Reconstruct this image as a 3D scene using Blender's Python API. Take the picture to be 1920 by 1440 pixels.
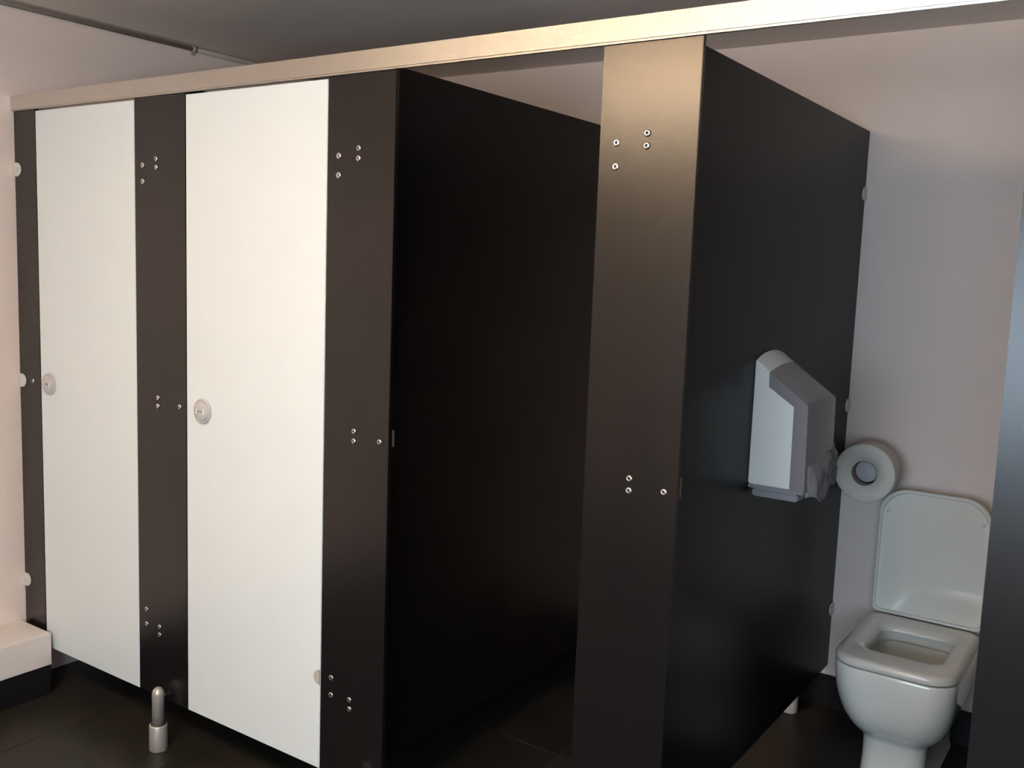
import bpy, bmesh, math, random
from mathutils import Matrix, Vector, noise
random.seed(4)
for o in list(bpy.data.objects): bpy.data.objects.remove(o)
S = bpy.context.scene
COL = S.collection

# ------------------------------------------------------------------ camera, world, light, exposure
CAMP = (3.2598, -1.7723, 1.5221); PITCH, ROLL, YAW, FPX = 1.4500, 0.0370, 0.5973, 1807.5
cd = bpy.data.cameras.new('camera'); cam = bpy.data.objects.new('camera', cd); COL.objects.link(cam)
cam.matrix_world = (Matrix.Translation(CAMP) @ Matrix.Rotation(YAW, 4, 'Z') @ Matrix.Rotation(PITCH, 4, 'X') @ Matrix.Rotation(ROLL, 4, 'Z'))
cd.sensor_width = 36.0; cd.lens = 36.0 * FPX / 1920.0; cd.clip_start = 0.02
S.camera = cam
W = bpy.data.worlds.new('daylight'); S.world = W; W.use_nodes = True
W.node_tree.nodes['Background'].inputs[0].default_value = (0.72, 0.86, 1.0, 1)
W.node_tree.nodes['Background'].inputs[1].default_value = 1.0

LAMP_STRENGTH = 27.0
ADDED_UPLIGHT_STRENGTH = 170.0
LAMP_COL = (1.0, 0.75, 0.49)
WIN_POWER = 84.0
WIN_COL = (0.66, 0.83, 1.0)
WX0, WX1, WZ0, WZ1, YF = 2.00, 4.30, 0.80, 1.80, -3.1
ld = bpy.data.lights.new('window_daylight', 'AREA'); ld.shape = 'RECTANGLE'
ld.size = WX1 - WX0; ld.size_y = WZ1 - WZ0; ld.energy = WIN_POWER; ld.color = WIN_COL
lo = bpy.data.objects.new('window_daylight', ld); COL.objects.link(lo)
lo.location = ((WX0 + WX1) / 2, YF - 0.10, (WZ0 + WZ1) / 2); lo.rotation_euler = (math.radians(90), 0, 0)
S.view_settings.view_transform = 'Standard'; S.view_settings.look = 'None'
S.view_settings.gamma = 1.0; S.view_settings.use_curve_mapping = False
S.view_settings.exposure = 0.03

# ------------------------------------------------------------------ dimensions
X = [0, 0.131, 0.667, 0.905, 1.4685, 1.692, 2.2506, 2.468, 3.040, 3.262]
SC = [None, 0.772, 1.5755, 2.359, 3.146]      # partition centre lines
T = 0.013; D = 1.6126; ZR, ZRT = 1.980, 2.0255; ZB = 0.150; ZPT = 2.015; H = 2.330
XR = 4.70

# ------------------------------------------------------------------ materials
def mat(name, base, rough=0.5, metal=0.0, bump=0.0, bscale=60.0, var=0.0, vscale=6.0, spec=0.5, aniso=None, coat=0.0, base2=None):
    m = bpy.data.materials.new(name); m.use_nodes = True
    nt = m.node_tree; b = nt.nodes['Principled BSDF']
    b.inputs['Base Color'].default_value = (*base, 1); b.inputs['Roughness'].default_value = rough
    b.inputs['Metallic'].default_value = metal; b.inputs['Specular IOR Level'].default_value = spec
    b.inputs['Coat Weight'].default_value = coat
    tc = nt.nodes.new('ShaderNodeTexCoord')
    if var or base2:
        n = nt.nodes.new('ShaderNodeTexNoise'); n.inputs['Scale'].default_value = vscale; n.inputs['Detail'].default_value = 5
        nt.links.new(tc.outputs['Object'], n.inputs['Vector'])
        r = nt.nodes.new('ShaderNodeValToRGB'); r.color_ramp.elements[0].position = 0.3; r.color_ramp.elements[1].position = 0.7
        c2 = base2 if base2 else tuple(min(1, c * (1 + var)) for c in base)
        c1 = base if base2 else tuple(c * (1 - var) for c in base)
        r.color_ramp.elements[0].color = (*c1, 1); r.color_ramp.elements[1].color = (*c2, 1)
        nt.links.new(n.outputs['Fac'], r.inputs['Fac']); nt.links.new(r.outputs['Color'], b.inputs['Base Color'])
    if bump:
        n2 = nt.nodes.new('ShaderNodeTexNoise'); n2.inputs['Scale'].default_value = bscale; n2.inputs['Detail'].default_value = 3
        if aniso:
            mp = nt.nodes.new('ShaderNodeMapping'); mp.inputs['Scale'].default_value = aniso
            nt.links.new(tc.outputs['Object'], mp.inputs['Vector']); nt.links.new(mp.outputs['Vector'], n2.inputs['Vector'])
        else:
            nt.links.new(tc.outputs['Object'], n2.inputs['Vector'])
        bp = nt.nodes.new('ShaderNodeBump'); bp.inputs['Strength'].default_value = bump; bp.inputs['Distance'].default_value = 0.002
        nt.links.new(n2.outputs['Fac'], bp.inputs['Height']); nt.links.new(bp.outputs['Normal'], b.inputs['Normal'])
    return m
def emis(name, col, s):
    m = bpy.data.materials.new(name); m.use_nodes = True; b = m.node_tree.nodes['Principled BSDF']
    b.inputs['Base Color'].default_value = (0.8, 0.8, 0.8, 1)
    b.inputs['Emission Color'].default_value = (*col, 1); b.inputs['Emission Strength'].default_value = s
    return m
M = dict(
    wall=mat('wall_paint', (0.80, 0.695, 0.65), 0.62, bump=0.12, bscale=90, var=0.015, vscale=3),
    wallf=mat('front_wall_darkened', (0.42, 0.38, 0.36), 0.6, bump=0.12, bscale=90),  # unseen wall, made darker to dim reflections in the black uprights
    ceil=mat('ceiling_paint', (0.86, 0.775, 0.70), 0.8, bump=0.15, bscale=60, var=0.03, vscale=2),
    black=mat('black_laminate', (0.0042, 0.0042, 0.0050), 0.27, bump=0.04, bscale=350, spec=0.52),
    black_shaded=mat('black_laminate_shaded', (0.0070, 0.0052, 0.0048), 0.36, bump=0.04, bscale=350, spec=0.14),  # same laminate as the uprights, altered to imitate shade inside the cubicles
    door=mat('white_laminate', (0.705, 0.77, 0.79), 0.34, bump=0.04, bscale=300, var=0.01),
    edge=mat('black_core_edge', (0.03, 0.024, 0.022), 0.5),
    alu=mat('brushed_aluminium', (0.66, 0.64, 0.60), 0.30, metal=1.0, bump=0.25, bscale=40, aniso=(1.5, 60, 60)),
    steel=mat('satin_steel', (0.72, 0.72, 0.70), 0.26, metal=1.0, bump=0.03, bscale=200),
    lock=mat('pale_grey_lock', (0.47, 0.475, 0.47), 0.35),
    bracket=mat('pale_bracket', (0.60, 0.60, 0.56), 0.40),
    spindle=mat('grey_spindle', (0.46, 0.46, 0.47), 0.6),
    hcover=mat('hinge_cover_grey', (0.42, 0.42, 0.39), 0.4),
    keep=mat('keep_grey', (0.12, 0.11, 0.105), 0.4),
    legm=mat('matt_silver_leg', (0.50, 0.49, 0.46), 0.36, metal=0.55),
    dark=mat('socket_dark', (0.02, 0.02, 0.02), 0.6),
    skirt=mat('black_skirting', (0.0065, 0.0065, 0.0085), 0.45, bump=0.04, bscale=80, spec=0.25),
    box=mat('white_boxing', (0.72, 0.68, 0.66), 0.5, bump=0.06, bscale=90),
    grout=mat('dark_grout', (0.022, 0.021, 0.019), 0.8, bump=0.3, bscale=200),
    porcelain=mat('porcelain', (0.78, 0.79, 0.74), 0.12, coat=0.5, var=0.01),
    seat=mat('seat_plastic', (0.74, 0.71, 0.66), 0.22, coat=0.3),
    water=mat('bowl_water', (0.45, 0.5, 0.5), 0.03),
    dwhite=mat('dispenser_white', (0.82, 0.85, 0.81), 0.38),
    dgrey=mat('dispenser_grey', (0.235, 0.22, 0.235), 0.30, var=0.03, vscale=20),
    tray=mat('dispenser_tray_grey', (0.28, 0.28, 0.30), 0.4),
    tissue=mat('tissue_paper', (0.31, 0.29, 0.29), 0.95, bump=0.4, bscale=120),
    roll=mat('paper_roll', (0.72, 0.68, 0.62), 0.95, bump=0.3, bscale=150, var=0.03, vscale=30),
    core=mat('cardboard_core', (0.20, 0.15, 0.12), 0.9),
    conduit=mat('painted_conduit', (0.40, 0.36, 0.32), 0.6),
    lampbody=mat('lamp_white_metal', (0.8, 0.8, 0.8), 0.4),
    diffuser=emis('lamp_diffuser', LAMP_COL, LAMP_STRENGTH),
    added_uplight=emis('added_uplight_glow', LAMP_COL, ADDED_UPLIGHT_STRENGTH),
    frame=mat('window_frame_white', (0.8, 0.8, 0.8), 0.4),
    plaster=mat('white_leg_plastic', (0.62, 0.58, 0.55), 0.4),
)
# dark slate-look tiles: fine relief plus tone that changes from tile to tile
tm = mat('slate_tile', (0.0095, 0.0095, 0.0085), 0.42, bump=0.35, bscale=14, base2=(0.020, 0.018, 0.015), vscale=5, spec=0.25)
nt = tm.node_tree; oi = nt.nodes.new('ShaderNodeObjectInfo'); nz = [n for n in nt.nodes if n.type == 'TEX_NOISE'][0]
ad = nt.nodes.new('ShaderNodeVectorMath'); ad.operation = 'MULTIPLY_ADD'; tc = [n for n in nt.nodes if n.type == 'TEX_COORD'][0]
nt.links.new(oi.outputs['Location'], ad.inputs[0]); ad.inputs[1].default_value = (3, 7, 1); nt.links.new(tc.outputs['Object'], ad.inputs[2]); nt.links.new(ad.outputs[0], nz.inputs['Vector'])
M['tile'] = tm
gm = bpy.data.materials.new('window_glass'); gm.use_nodes = True; b = gm.node_tree.nodes['Principled BSDF']
b.inputs['Transmission Weight'].default_value = 1; b.inputs['Roughness'].default_value = 0.0; b.inputs['IOR'].default_value = 1.05
M['glass'] = gm

# ------------------------------------------------------------------ mesh helpers
def link(name, bm, m, parent=None, smooth=False, loc=None):
    me = bpy.data.meshes.new(name); bm.normal_update(); bm.to_mesh(me); bm.free()
    for mm in (m if isinstance(m, (list, tuple)) else [m]): me.materials.append(mm)
    if smooth:
        for p in me.polygons: p.use_smooth = True
    o = bpy.data.objects.new(name, me); COL.objects.link(o)
    if parent: o.parent = parent
    if loc: o.location = loc
    return o
def box(bm, x0, x1, y0, y1, z0, z1, bev=0.0, seg=2):
    r = bmesh.ops.create_cube(bm, size=1.0); vs = r['verts']
    for v in vs:
        v.co = Vector(((x0 + x1) / 2 + v.co.x * (x1 - x0), (y0 + y1) / 2 + v.co.y * (y1 - y0), (z0 + z1) / 2 + v.co.z * (z1 - z0)))
    if bev:
        es = list({e for v in vs for e in v.link_edges})
        bmesh.ops.bevel(bm, geom=es, offset=bev, segments=seg, affect='EDGES', clamp_overlap=True)
    return bm
def boxo(name, m, parent, *a, bev=0.0, **k):
    return link(name, box(bmesh.new(), *a, bev=bev), m, parent, **k)
def lathe(bm, prof, n=32, origin=(0, 0, 0), axis='Z', mi=None):
    """prof: list of (r, h); closes with caps where r == 0"""
    rings = []
    for (r, h) in prof:
        ring = []
        for i in range(n):
            a = 2 * math.pi * i / n
            p = (r * math.cos(a), r * math.sin(a), h)
            if axis == 'Y': p = (p[0], p[2], p[1])          # h along +y
            if axis == 'X': p = (p[2], p[0], p[1])
            ring.append(bm.verts.new((origin[0] + p[0], origin[1] + p[1], origin[2] + p[2])))
        rings.append(ring)
    for k in range(len(rings) - 1):
        for i in range(n):
            try:
                f = bm.faces.new((rings[k][i], rings[k][(i + 1) % n], rings[k + 1][(i + 1) % n], rings[k + 1][i])); f.smooth = True
                if mi and k in mi: f.material_index = mi[k]
            except ValueError: pass
    bmesh.ops.remove_doubles(bm, verts=bm.verts[:], dist=1e-6)
    bmesh.ops.recalc_face_normals(bm, faces=bm.faces[:])
    return bm
def rr(cx, cy, hx, hy, r, n=8, rb=None):
    """rounded rectangle loop; r: corners at -y (front), rb: corners at +y (rear)"""
    rb = r if rb is None else rb; pts = []
    for (sx, sy, a0, q) in ((1, 1, 0, rb), (-1, 1, 90, rb), (-1, -1, 180, r), (1, -1, 270, r)):
        q = min(q, hx - 1e-4, hy - 1e-4)
        for i in range(n + 1):
            a = math.radians(a0 + 90 * i / n)
            pts.append((cx + sx * (hx - q) + q * math.cos(a), cy + sy * (hy - q) + q * math.sin(a)))
    return pts
def loft(bm, loops, cap0=True, cap1=True, closed=False):
    rings = [[bm.verts.new(p) for p in L] for L in loops]; n = len(rings[0])
    seq = list(range(len(rings))) + ([0] if closed else [])
    for a, b_ in zip(seq[:-1], seq[1:]):
        for i in range(n): bm.faces.new((rings[a][i], rings[a][(i + 1) % n], rings[b_][(i + 1) % n], rings[b_][i]))
    if cap0 and not closed: bm.faces.new(rings[0][::-1])
    if cap1 and not closed: bm.faces.new(rings[-1])
    bmesh.ops.recalc_face_normals(bm, faces=bm.faces[:])
    return bm
def autosmooth(o, ang=35):
    me = o.data
    for p in me.polygons: p.use_smooth = True
    me.update()
    bm = bmesh.new(); bm.from_mesh(me)
    for e in bm.edges:
        if len(e.link_faces) == 2 and e.calc_face_angle(0) > math.radians(ang): e.smooth = False
    bm.to_mesh(me); bm.free(); return o
def empty(name, loc, label, cat, group=None):
    o = bpy.data.objects.new(name, None); COL.objects.link(o); o.location = loc; o.empty_display_size = 0.05
    o['label'] = label; o['category'] = cat
    if group: o['group'] = group
    return o
def tag(o, label, cat, group=None):
    o['label'] = label; o['category'] = cat
    if group: o['group'] = group
    return o
def struct(o): o['kind'] = 'structure'; return o
def at(o, p):                                        # place a shared mesh under a parent at world point p
    o.location = Vector(p) - Vector(o.parent.location); return o
def share(name, me, parent, p, rot=None):
    o = bpy.data.objects.new(name, me); COL.objects.link(o); o.parent = parent; at(o, p)
    if rot: o.rotation_euler = rot
    return o
def wbox(name, m, parent, *a, bev=0.0):               # box in world numbers under a parent
    o = boxo(name, m, parent, *a, bev=bev); o.location = -Vector(parent.location); return o

# ------------------------------------------------------------------ setting
fl = struct(boxo('floor', M['grout'], None, -0.2, XR + 0.2, YF - 0.2, D + 0.2, -0.10, -0.003))
struct(boxo('ceiling', M['ceil'], None, -0.2, XR + 0.2, YF - 0.2, D + 0.2, H, H + 0.1))
struct(boxo('wall_left', M['wall'], None, -0.12, 0.0, YF, D, -0.003, H))
struct(boxo('wall_back', M['wall'], None, -0.12, XR + 0.12, D, D + 0.12, -0.003, H))
struct(boxo('wall_right', M['wall'], None, XR, XR + 0.12, YF, D, -0.003, H))
bm = bmesh.new()
box(bm, -0.12, WX0, YF - 0.15, YF, -0.003, H); box(bm, WX1, XR + 0.12, YF - 0.15, YF, -0.003, H)
box(bm, WX0, WX1, YF - 0.15, YF, -0.003, WZ0); box(bm, WX0, WX1, YF - 0.15, YF, WZ1, H)
struct(link('wall_front', bm, M['wallf']))
bm = bmesh.new(); w = 0.05
box(bm, WX0, WX0 + w, YF - 0.07, YF - 0.02, WZ0, WZ1); box(bm, WX1 - w, WX1, YF - 0.07, YF - 0.02, WZ0, WZ1)
box(bm, WX0 + w, WX1 - w, YF - 0.07, YF - 0.02, WZ0, WZ0 + w); box(bm, WX0 + w, WX1 - w, YF - 0.07, YF - 0.02, WZ1 - w, WZ1)
box(bm, (WX0 + WX1) / 2 - .02, (WX0 + WX1) / 2 + .02, YF - 0.07, YF - 0.02, WZ0 + w, WZ1 - w)
win = struct(link('window_1', bm, M['frame']))

# floor tiles, each its own piece
TS = 0.45; gap = 0.004
me_t = None; k = 0
xs = [0.0]
while xs[-1] < XR: xs.append(xs[-1] + TS)
ys = [D]
while ys[-1] > YF: ys.append(ys[-1] - TS)
for i in range(len(xs) - 1):
    for j in range(len(ys) - 1):
        x0, x1 = xs[i] + gap / 2, min(xs[i + 1], XR) - gap / 2
        y1, y0 = ys[j] - gap / 2, max(ys[j + 1], YF) + gap / 2
        full = x1 - x0 > TS - gap - 1e-4 and y1 - y0 > TS - gap - 1e-4
        if full and me_t:
            o = bpy.data.objects.new('tile', me_t); COL.objects.link(o); o.parent = fl
        else:
            hx, hy = (x1 - x0) / 2, (y1 - y0) / 2
            bm = bmesh.new(); box(bm, -hx, hx, -hy, hy, -0.012, 0, bev=0.0015, seg=1)
            o = link('tile', bm, M['tile'], fl)
            if full: me_t = o.data
        o.location = ((x0 + x1) / 2, (y0 + y1) / 2, random.uniform(-0.0004, 0.0))

# low boxing along the left wall with its black skirting
XB = 0.191
struct(boxo('trim_1', M['box'], None, 0.0005, XB, YF + 0.001, -0.016, 0.104, 0.2165, bev=0.0025))
struct(boxo('baseboard_left', M['skirt'], None, 0.0005, XB - 0.002, YF + 0.001, -0.018, 0.0, 0.1035, bev=0.002))
bb = bmesh.new(); box(bb, 0.0005, XR - 0.0005, D - 0.012, D - 0.0003, 0.0, 0.119, bev=0.002)
struct(link('baseboard_back', bb, M['skirt']))
struct(boxo('baseboard_right', M['skirt'], None, XR - 0.012, XR - 0.0003, YF + 0.001, D - 0.013, 0.0, 0.119, bev=0.002))

# conduit at the top of the left wall
tilt = 0.0
cp = empty('ceiling_pipe', (0.011, -1.0, 2.310), 'thin beige-grey pipe along the top of the left wall under the ceiling', 'pipe')
for (ya, yb) in ((-0.9, 1.706), (1.722, 2.60)):
    bm = bmesh.new(); lathe(bm, [(0.0, ya), (0.0085, ya), (0.0085, yb), (0.0, yb)], n=12, axis='Y')
    link('pipe_length', bm, M['conduit'], cp, loc=(0, 0, 0.008))
bm = bmesh.new(); lathe(bm, [(0.0, 0), (0.0115, 0), (0.0115, 0.015), (0.0, 0.015)], n=14, axis='Y')
box(bm, -0.0105, -0.004, 0.0, 0.016, -0.022, 0.0)
link('pipe_clip', bm, M['conduit'], cp, loc=(0, 1.7065, 0.008))

# ceiling lamp (hanging fitting; its glowing top is added to lift the upper light)
LX0, LX1, LY0, LY1 = 1.15, 2.60, -1.80, -1.64
lamp = empty('ceiling_lamp', ((LX0 + LX1) / 2, (LY0 + LY1) / 2, H - 0.02), 'long white ceiling light fitting over the open floor before the cubicles', 'lamp')
wbox('added_uplight_panel', M['added_uplight'], lamp, LX0 + 0.01, LX1 - 0.01, LY0 + 0.01, LY1 - 0.01, H - 0.129, H - 0.126)  # added glowing strip that brightens the ceiling and upper walls
wbox('diffuser', M['diffuser'], lamp, LX0, LX1, LY0, LY1, H - 0.190, H - 0.130, bev=0.01)
for xa in (LX0 - 0.012, LX1 + 0.0005):
    wbox('end_cap', M['lampbody'], lamp, xa, xa + 0.0115, LY0 - 0.004, LY1 + 0.004, H - 0.194, H - 0.126, bev=0.003)
    wbox('hanger', M['lampbody'], lamp, xa + 0.002, xa + 0.008, (LY0 + LY1) / 2 - 0.004, (LY0 + LY1) / 2 + 0.004, H - 0.1255, H - 0.0005)

# ------------------------------------------------------------------ shared hardware meshes
def hide(me_obj):
    me = me_obj.data; bpy.data.objects.remove(me_obj); return me
SCREW = hide(link('screw', lathe(bmesh.new(), [(0.0, 0.0), (0.0072, 0.0), (0.0076, -0.0012), (0.0064, -0.0032), (0.0030, -0.0042), (0.0024, -0.0022), (0.0, -0.0022)], n=18, axis='Y', mi={4: 1, 5: 1}), [M['steel'], M['dark']]))
FSCREW = hide(link('screw', lathe(bmesh.new(), [(0.0, 0.0), (0.0080, 0.0), (0.0078, -0.0016), (0.0028, -0.0020), (0.0022, -0.0008), (0.0, -0.0008)], n=18, axis='Y', mi={3: 1, 4: 1}), [M['steel'], M['dark']]))
def dshape(th, ext, hh, n=12):
    """bracket flange: straight at x=0, round at x=ext, in xz, thickness th to -y"""
    pts = [(0, -hh)]
    for i in range(n + 1):
        a = -math.pi / 2 + math.pi * i / n
        pts.append((ext - hh + hh * math.cos(a), hh * math.sin(a)))
    pts.append((0, hh))
    bm = bmesh.new(); loft(bm, [[(x, 0, z) for x, z in pts], [(x, -th, z) for x, z in pts]])
    return bm
# L bracket: one flange on the board (xz plane), one on the neighbour (yz plane)
def bracket_mesh(ext=0.042, hh=0.023, th=0.005):
    bm = dshape(th, ext, hh)
    box(bm, 0.0, 0.003, -0.009, -th, -hh * 0.8, hh * 0.8)
    bmesh.ops.bevel(bm, geom=[e for e in bm.edges if e.calc_face_angle(0) > 0.9], offset=0.0008, segments=1, affect='EDGES')
    lathe2 = bmesh.new(); lathe(lathe2, [(0, 0), (0.006, 0), (0.005, -0.003), (0, -0.003)], n=12, axis='Y', origin=(ext * 0.5, -th, 0)); me = bpy.data.meshes.new('tmp'); lathe2.to_mesh(me); bm.from_mesh(me); lathe2.free(); bpy.data.meshes.remove(me)
    return bm
BRACKET = hide(link('bracket', bracket_mesh(), M['bracket']))
bmb = bracket_mesh(); bmesh.ops.scale(bmb, verts=bmb.verts[:], vec=(-1, 1, 1)); bmesh.ops.reverse_faces(bmb, faces=bmb.faces[:])
BRACKETB = hide(link('bracket', bmb, M['bracket']))
bmb = dshape(0.003, 0.021, 0.0205); bmesh.ops.scale(bmb, verts=bmb.verts[:], vec=(-1, 1, 1)); bmesh.ops.reverse_faces(bmb, faces=bmb.faces[:])
HCOVER = hide(link('hinge_cover', bmb, M['hcover']))

def leg_profile():
    p = [(0.0, 0.086), (0.0185, 0.086), (0.0185, 0.180)]
    for i in range(1, 9):
        a = i * math.pi / 16; p.append((0.0185 * math.cos(a), 0.180 + 0.022 * math.sin(a)))
    return p
LEG = hide(link('leg', lathe(bmesh.new(), leg_profile(), n=28), M['legm']))
SLEEVE = hide(link('leg_sleeve', lathe(bmesh.new(), [(0, 0.0), (0.0265, 0.0), (0.0275, 0.003), (0.0275, 0.080), (0.026, 0.083), (0.0, 0.083)], n=28), M['legm']))
RING = hide(link('leg_ring', lathe(bmesh.new(), [(0, 0.082), (0.0225, 0.082), (0.0225, 0.0875), (0.0, 0.0875)], n=28), M['dark']))
STUB = hide(link('leg_fixing', lathe(bmesh.new(), [(0, 0.0), (0.006, 0.0), (0.006, 0.0193), (0.0, 0.0193)], n=14, axis='Y'), M['steel']))
def add_leg(parent, x, y, fix=None):
    l = share('leg', LEG, parent, (x, y, 0)); l['label'] = 'silver round leg with domed top'
    for nm, me in (('leg_sleeve', SLEEVE), ('leg_ring', RING)):
        c = bpy.data.objects.new(nm, me); COL.objects.link(c); c.parent = l
    c = bpy.data.objects.new('leg_fixing', STUB); COL.objects.link(c); c.parent = l; c.location = (0, 0.010, 0.168)
    if fix: c.rotation_euler = fix; c.location = (0.010, 0, 0.168)
    return l

# ------------------------------------------------------------------ headrail
rail = empty('headrail', (0.001, 0, ZR), 'long brushed aluminium rail running across the top of all the cubicle fronts', 'rail')
bm = bmesh.new()
prof = [(-0.010, 0.0), (-0.010, 0.0455), (0.020, 0.0455), (0.020, 0.0), (0.0175, 0.0), (0.0175, 0.040), (-0.0065, 0.040), (-0.0065, -0.000)]
L0 = [(0.0, y, z) for y, z in prof]; L1 = [(XR - 0.002, y, z) for y, z in prof]
loft(bm, [L0, L1]); o = link('rail', bm, M['alu'], rail)
bm = bmesh.new(); box(bm, 0.0, XR - 0.002, -0.0060, -0.0015, -0.0045, 0.004)
o = link('rail_lip', bm, M['alu'], rail)

# ------------------------------------------------------------------ pilasters
plabels = ['narrow black upright panel against the left wall at the end of the row',
           'black upright panel between the two closed white doors',
           'black upright panel between the right-hand closed white door and the first open cubicle',
           'wide black upright panel between the two open cubicles',
           'black upright panel at the right edge, right of the toilet']
pspan = [(0.0015, X[1]), (X[2], X[3]), (X[4], X[5]), (X[6], X[7]), (X[8], X[9])]
pils = []
for i, (a, b_) in enumerate(pspan):
    c = (a + b_) / 2
    z0 = 0.2175 if i == 0 else ZB
    t = empty('pilaster', (c, 0, z0), plabels[i], 'panel', 'black upright panels of the cubicle fronts')
    if i == 0:      # notched over the boxing
        wbox('panel', M['black'], t, a, b_, 0, T, ZB, ZR + 0.03, bev=0.0010)
    else:
        wbox('panel', M['black'], t, a, b_, 0, T, ZB, ZR + 0.03, bev=0.0010)
        s = SC[i]
        for z in (1.797, 1.7725, 1.0935, 1.068, 0.378, 0.3525):
            share('screw', SCREW, t, (s + random.uniform(-.0005, .0005), 0, z), (0, random.uniform(0, 6), 0))
        for z in (1.781, 1.7335, 0.419, 0.371):
            share('screw', FSCREW, t, (a + 0.039, 0, z), (0, random.uniform(0, 6), 0))
        add_leg(t, s + 0.030, -0.0295)
    if i < 4:
        share('screw', SCREW, t, ((b_ - 0.029) if i else 0.086, 0, 1.0775))
        o = wbox('lock_keep', M['keep'], t, b_ - 0.012, b_ + (0.0 if i < 2 else -0.001), T + 0.0002, T + 0.010, 1.066, 1.108, bev=0.001)
    if i == 0:
        for z in (1.785, 1.074, 0.366):
            share('wall_bracket', BRACKET, t, (0.0008, 0, z))
    pils.append(t)

# ------------------------------------------------------------------ doors
def lock_part(parent, p, side=-1):
    bm = bmesh.new()
    lathe(bm, [(0, 0), (0.0365, 0), (0.0370, -0.002), (0.0365, -0.0060), (0.0345, -0.0075), (0.0310, -0.0075), (0.0305, -0.0050), (0.0292, -0.0050), (0.0287, -0.0105), (0.0275, -0.0115), (0.0, -0.0115)], n=40, axis='Y')
    o = link('lock_rose', bm, M['lock'], parent); at(o, p); o['label'] = 'round grey metal lock disc'
    bm = bmesh.new(); box(bm, -0.0125, 0.0125, -0.0125, -0.0110, -0.0035, 0.0035, bev=0.0005)
    s = link('coin_slot', bm, M['tray'], o)
    for sx in (-0.0155, 0.0155):
        bm = bmesh.new(); box(bm, sx - 0.0022, sx + 0.0022, -0.0135, -0.0110, -0.0075, 0.0075, bev=0.0008)
        link('slot_stop', bm, M['dwhite'], o)
    return o
def hinge_mesh():
    bm = bmesh.new()
    lathe(bm, [(0, 0), (0.030, 0), (0.031, -0.001), (0.029, -0.0035), (0, -0.0035)], n=28, axis='Y')
    return bm
HINGE = hide(link('hinge', hinge_mesh(), M['lock']))
def make_door(x0, x1, label, lockx, open_=False):
    w_ = x1 - x0 - 0.005
    t = empty('cubicle_door', (x1 - 0.0025, 0, ZB), label, 'door', 'white cubicle doors')
    bm = bmesh.new(); box(bm, -w_, 0, 0.0, T, 0.0, 1.970 - ZB, bev=0.0012)
    link('door_panel', bm, M['door'], t)
    lx = (lockx - (x1 - 0.0025))
    o = lock_part(t, (0, 0, 0)); o.location = (lx, 0, 1.0765 - ZB)
    for z in (1.757, 0.405):
        h = bpy.data.objects.new('hinge', HINGE); COL.objects.link(h); h.parent = t; h.location = (-0.032, T + 0.0036, z - ZB)
    return t
d1 = make_door(X[1], X[2], 'closed white door of the cubicle nearest the left wall', 0.186)
d2 = make_door(X[3], X[4], 'closed white door directly left of the open cubicles', 0.9815)
# lower hinge cover of the right-hand closed door shows at its edge
hx = bpy.data.objects.new('hinge_cover', HCOVER); COL.objects.link(hx); hx.parent = d2; hx.location = (-0.0005, -0.0002, 0.409 - ZB)

# ------------------------------------------------------------------ partitions between the cubicles
qlabels = ['black dividing panel behind the two closed white doors',
           'black dividing panel forming the left side of the middle open cubicle',
           'black dividing panel carrying the paper dispenser, left of the toilet',
           'black dividing panel right of the toilet']
for i in range(1, 5):
    s = SC[i]
    t = empty('partition', (s, T, ZB), qlabels[i - 1], 'panel', 'black dividing panels between the cubicles')
    wbox('panel', M['black_shaded'], t, s - T / 2, s + T / 2, T + 0.0005, D - 0.002, 0.1545, ZPT, bev=0.0010)
    for z in (1.808, 1.092, 0.366):
        o = share('wall_bracket', BRACKETB, t, (s + T / 2, D - 0.0005, z), (0, 0, math.pi / 2))
    l = add_leg(t, s - 0.082, 1.492, fix=(0, 0, -math.pi / 2)) if i == 3 else None
    if l:
        for c in l.children:
            if c.name.startswith('leg_sleeve'):
                c.data = c.data.copy(); c.data.materials[0] = M['plaster']
            if c.name.startswith('leg_fixing'): c.scale = (1, 3.0, 1)

# ------------------------------------------------------------------ toilet
TX = 2.694
toilet = empty('toilet', (TX, 1.60, 0), 'white porcelain toilet with raised lid against the wall of the right-hand open cubicle', 'toilet')
YB = 1.598
def plan(hx, yf, z, r, n=10, yb=YB, rb=0.02):
    return [(x, y, z) for x, y in rr(TX, (yf + yb) / 2, hx, (yb - yf) / 2, r, n, rb)]
lv = [(0.098, 1.115, 0.0, 0.05), (0.092, 1.125, 0.02, 0.05), (0.090, 1.130, 0.09, 0.05), (0.092, 1.128, 0.150, 0.055), (0.100, 1.120, 0.168, 0.06),
      (0.122, 1.095, 0.184, 0.085), (0.140, 1.070, 0.210, 0.10), (0.153, 1.050, 0.245, 0.10), (0.162, 1.037, 0.285, 0.095), (0.168, 1.029, 0.330, 0.085), (0.171, 1.025, 0.375, 0.08), (0.171, 1.025, 0.394, 0.08), (0.168, 1.028, 0.4005, 0.078)]
loops = [plan(*q) for q in lv]
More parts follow.
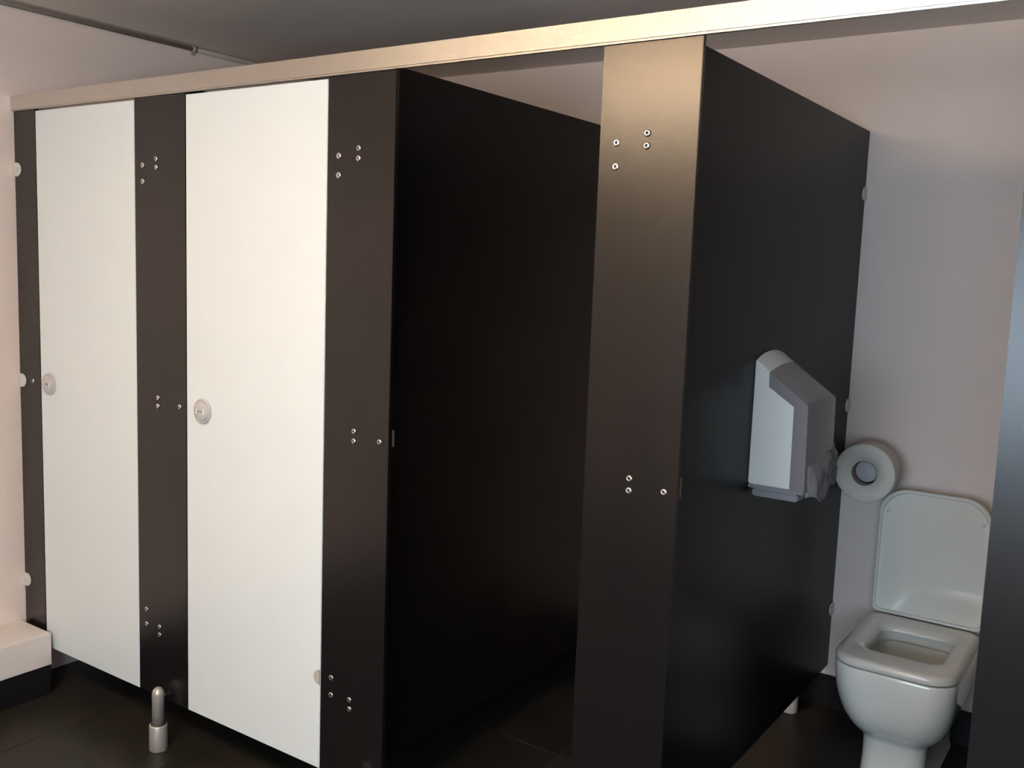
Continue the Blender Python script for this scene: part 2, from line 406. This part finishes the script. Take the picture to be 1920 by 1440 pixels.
# inner bowl
inn = [(0.118, 1.150, 0.4005), (0.112, 1.156, 0.396), (0.112, 1.156, 0.366), (0.117, 1.150, 0.360), (0.124, 1.142, 0.354), (0.118, 1.150, 0.30), (0.095, 1.18, 0.24), (0.06, 1.22, 0.20)]
for hx_, yf, z in inn:
    loops.append([(x, y, z) for x, y in rr(TX, (yf + (2.60 - yf)) / 2 - 0.0, hx_, ((2.60 - yf) - yf) / 2, 0.06, 10, 0.06)])
bm = bmesh.new(); loft(bm, loops); o = link('pan', bm, M['porcelain'], toilet); autosmooth(o, 40); o.location = -toilet.location
bm = bmesh.new(); bm.faces.new([bm.verts.new((x, y, 0.245)) for x, y in rr(TX, 1.30, 0.094, 0.118, 0.055, 8)])
o = link('bowl_water', bm, M['water'], toilet); o.location = -toilet.location
# seat ring
SY0, SY1 = 1.018, 1.487
HY0, HY1 = 1.160, 1.405
def ring_loop(f, z, grow=0.0):
    """f: 0 outer .. 1 inner"""
    yc = (1 - f) * (SY0 + SY1) / 2 + f * (HY0 + HY1) / 2; hy = (1 - f) * (SY1 - SY0) / 2 + f * (HY1 - HY0) / 2
    hx_ = (1 - f) * 0.171 + f * 0.109
    return [(x, y, z) for x, y in rr(TX, yc, hx_ + grow, hy + grow, (1 - f) * 0.085 + f * 0.045, 10, (1 - f) * 0.035 + f * 0.045)]
sl = [ring_loop(0, 0.4065, -0.003), ring_loop(0, 0.4095, 0), ring_loop(0, 0.4200, 0.0), ring_loop(0, 0.4280, -0.003), ring_loop(0, 0.4325, -0.009), ring_loop(0, 0.4345, -0.018),
      ring_loop(0.45, 0.4340), ring_loop(0.72, 0.4300), ring_loop(0.90, 0.4225), ring_loop(1, 0.4130), ring_loop(1, 0.4065, -0.001)]
bm = bmesh.new(); loft(bm, sl, closed=True); o = link('seat', bm, M['seat'], toilet); autosmooth(o, 50); o.location = -toilet.location
# lid, raised, leaning on the wall: built flat in x,z then tilted about its hinge
def lidloop(g, y, r=0.085):
    pts = rr(0, 0.208, 0.169 + g, 0.208 + g, 0.018, 10, r)
    return [(x, y, z) for x, z in pts]
bm = bmesh.new()
loft(bm, [lidloop(-0.0005, 0.014), lidloop(0, 0.010), lidloop(0, -0.004), lidloop(-0.003, -0.0075), lidloop(-0.007, -0.0075), lidloop(-0.0095, -0.004), lidloop(-0.011, 0.002)])
lid = link('lid', bm, M['porcelain'], toilet); autosmooth(lid, 30)
lid.location = (0.001, 1.4835 - 1.60, 0.4355); lid.rotation_euler = (math.radians(-1.0), 0, 0)
for (bx, bz) in ((-0.142, 0.340), (0.142, 0.340), (-0.05, 0.395), ):
    if bz > 0.39: continue
    bm = bmesh.new(); lathe(bm, [(0, 0.003), (0.006, 0.003), (0.006, -0.002), (0.004, -0.0045), (0, -0.0045)], n=14, axis='Y')
    o = link('lid_buffer', bm, M['seat'], lid); o.location = (bx, 0, bz)
for sx in (-0.135, 0.135):
    bm = bmesh.new(); lathe(bm, [(0, -0.028), (0.011, -0.028), (0.0125, -0.026), (0.0125, 0.026), (0.011, 0.028), (0, 0.028)], n=18, axis='X')
    box(bm, -0.020, 0.020, -0.012, 0.014, -0.034, -0.004, bev=0.003)
    o = link('lid_hinge', bm, M['seat'], toilet); o.location = (sx, 1.5120 - 1.60, 0.4345); autosmooth(o, 40)

# ------------------------------------------------------------------ toilet roll and its holder
RC = Vector((2.4865, 1.405, 0.9020))
roll = empty('toilet_roll', (RC.x, RC.y, RC.z - 0.0950), 'large round toilet paper roll on the wall left of the toilet lid', 'toilet paper')
bm = bmesh.new(); lathe(bm, [(0.0405, 0.0), (0.0920, 0.0), (0.0946, 0.002), (0.0950, 0.004), (0.0950, 0.093), (0.0940, 0.095), (0.0405, 0.095), (0.0405, 0.0)], n=56, axis='Y')
o = link('paper', bm, M['roll'], roll); o.location = (0, 0, 0.0950)
bm = bmesh.new(); lathe(bm, [(0.0385, 0.001), (0.0404, 0.001), (0.0404, 0.094), (0.0385, 0.094), (0.0385, 0.001)], n=40, axis='Y')
o = link('core', bm, M['core'], roll); o.location = (0, 0, 0.0950); o['label'] = 'brown cardboard core'
hol = empty('roll_holder', (RC.x + 0.0008, D, RC.z + 0.0025), 'grey round spindle holding the toilet roll on the wall', 'holder')
bm = bmesh.new(); lathe(bm, [(0, -0.178), (0.0345, -0.178), (0.0355, -0.177), (0.0355, 0.0), (0, 0.0)], n=36, axis='Y')
link('spindle', bm, M['spindle'], hol)
bm = bmesh.new(); lathe(bm, [(0, -0.0085), (0.045, -0.0085), (0.047, -0.007), (0.047, -0.0002), (0, -0.0002)], n=36, axis='Y')
link('wall_plate', bm, M['bracket'], hol)

# ------------------------------------------------------------------ paper dispenser on the dividing panel
PX = SC[3] + T / 2
disp = empty('paper_dispenser', (PX, 0.805, 0.945), 'white and grey paper dispenser mounted on the black dividing panel', 'dispenser')
DY0, DY1 = 0.678, 0.917
def sect(y, prof, bulge):
    t = (y - DY0) / (DY1 - DY0) * 2 - 1; b = bulge * (1 - abs(t) ** 2.2)
    out = []
    for (x, z, wx, wz) in prof: out.append((PX + 0.0005 + x + b * wx, y, z + b * wz))
    return out
NY = 14
def shell(name, prof, bulge, m, y0=DY0, y1=DY1, bev=0.003):
    bm = bmesh.new(); loft(bm, [sect(y0 + (y1 - y0) * i / NY, prof, bulge) for i in range(NY + 1)])
    es = [e for e in bm.edges if e.calc_face_angle(0) > 0.6]
    bmesh.ops.bevel(bm, geom=es, offset=bev, segments=3, affect='EDGES', clamp_overlap=True)
    o = link(name, bm, m, disp); o.location = -disp.location; return autosmooth(o, 35)
# white case: (x from panel, z, bulge weights)
shell('case', [(0, 1.303, 0, 1), (0.040, 1.2725, .35, .9), (0.141, 1.1965, .5, .5), (0.147, 0.972, .5, 0), (0, 0.972, 0, 0)], 0.022, M['dwhite'])
# grey cover wrapping the front and the edges of both sides
bm = bmesh.new()
def cover_loops(y, bulge=0.022):
    t = (y - DY0) / (DY1 - DY0) * 2 - 1; t = max(-1, min(1, t)); b = bulge * (1 - abs(t) ** 2.2)
    outp = [(0.0405, 1.2735, .35, .9), (0.092, 1.2375, .45, .7), (0.142, 1.2015, .5, .45), (0.1475, 1.1955, .5, .4), (0.1530, 0.969, .5, 0)]
    inp = [(0.1465, 0.969, .5, 0), (0.1395, 1.190, .5, .4), (0.0405, 1.2700, .35, .9)]
    return [(PX + x + b * wx, y, z + b * wz) for x, z, wx, wz in outp + inp]
loft(bm, [cover_loops(DY0 - 0.002 + (DY1 - DY0 + 0.004) * i / NY) for i in range(NY + 1)])
cov = link('cover', bm, M['dgrey'], disp); autosmooth(cov, 40); cov.location = -disp.location; cov['label'] = 'grey front cover'
for (ya, yb) in ((DY0 - 0.0025, DY0 - 0.0002), (DY1 + 0.0002, DY1 + 0.0025)):
    pts = [(0.0405, 1.2735), (0.142, 1.2015), (0.1475, 1.1955), (0.1530, 0.969), (0.114, 0.969), (0.111, 1.190), (0.0415, 1.236)]
    bm = bmesh.new(); loft(bm, [[(PX + x, ya, z) for x, z in pts], [(PX + x, yb, z) for x, z in pts]])
    o = link('cover_side', bm, M['dgrey'], disp); o.location = -disp.location
bm = bmesh.new(); box(bm, PX + 0.0005, PX + 0.150, DY0 + 0.001, DY1 - 0.001, 0.9615, 0.9715, bev=0.002)
o = link('base_edge', bm, M['tray'], disp); o.location = -disp.location
bm = bmesh.new(); box(bm, PX + 0.012, PX + 0.135, DY0 + 0.003, DY1 - 0.004, 0.940, 0.961, bev=0.004)
o = link('tray', bm, M['tray'], disp); o.location = -disp.location
# crumpled paper hanging over the lower front
bm = bmesh.new(); NU, NV = 34, 26; G = {}
for side in (0, 1):
    for i in range(NU + 1):
        for j in range(NV + 1):
            u, v = i / NU, j / NV
            top = 1.072 - 0.006 * math.sin(u * 9) ; bot = 0.944 + 0.012 * math.sin(u * 11 + 1) + (0.030 * max(0, u - 0.45) / 0.55)
            z = top + (bot - top) * v
            edge = 0.010 * noise.noise(Vector((z * 55, 2.0, 0.0))) + 0.006 * math.sin(z * 160)
            y = (DY0 + 0.012) + u * (DY1 - DY0 + 0.006 + edge * (1 if u > .9 else u))
            tt = (y - DY0) / (DY1 - DY0) * 2 - 1; bulge = 0.011 * (1 - min(1, abs(tt)) ** 2.2)
            cr = 0.0045 * noise.noise(Vector((y * 34, z * 46, 1.0))) + 0.0035 * abs(noise.noise(Vector((y * 70, z * 95, 4.0))))
            amp = min(1, max(0, v - 0.06 - 0.18 * (1 - u)) * 5.0) * min(1, (u + 0.02) * 6)
            x = PX + 0.1505 + bulge + amp * (0.0080 + cr + 0.004 * v) - side * 0.0015
            G[side, i, j] = bm.verts.new((x, y, z))
for side in (0, 1):
    for i in range(NU):
        for j in range(NV):
            q = (G[side, i, j], G[side, i + 1, j], G[side, i + 1, j + 1], G[side, i, j + 1]); bm.faces.new(q if side == 0 else q[::-1])
for i in range(NU):
    bm.faces.new((G[0, i, 0], G[1, i, 0], G[1, i + 1, 0], G[0, i + 1, 0])); bm.faces.new((G[0, i, NV], G[0, i + 1, NV], G[1, i + 1, NV], G[1, i, NV]))
for j in range(NV):
    bm.faces.new((G[0, 0, j], G[0, 0, j + 1], G[1, 0, j + 1], G[1, 0, j])); bm.faces.new((G[0, NU, j], G[1, NU, j], G[1, NU, j + 1], G[0, NU, j + 1]))
bmesh.ops.recalc_face_normals(bm, faces=bm.faces[:])
o = link('paper_sheet', bm, M['tissue'], disp, smooth=True); o.location = -disp.location; o['label'] = 'crumpled paper hanging out at the lower front'
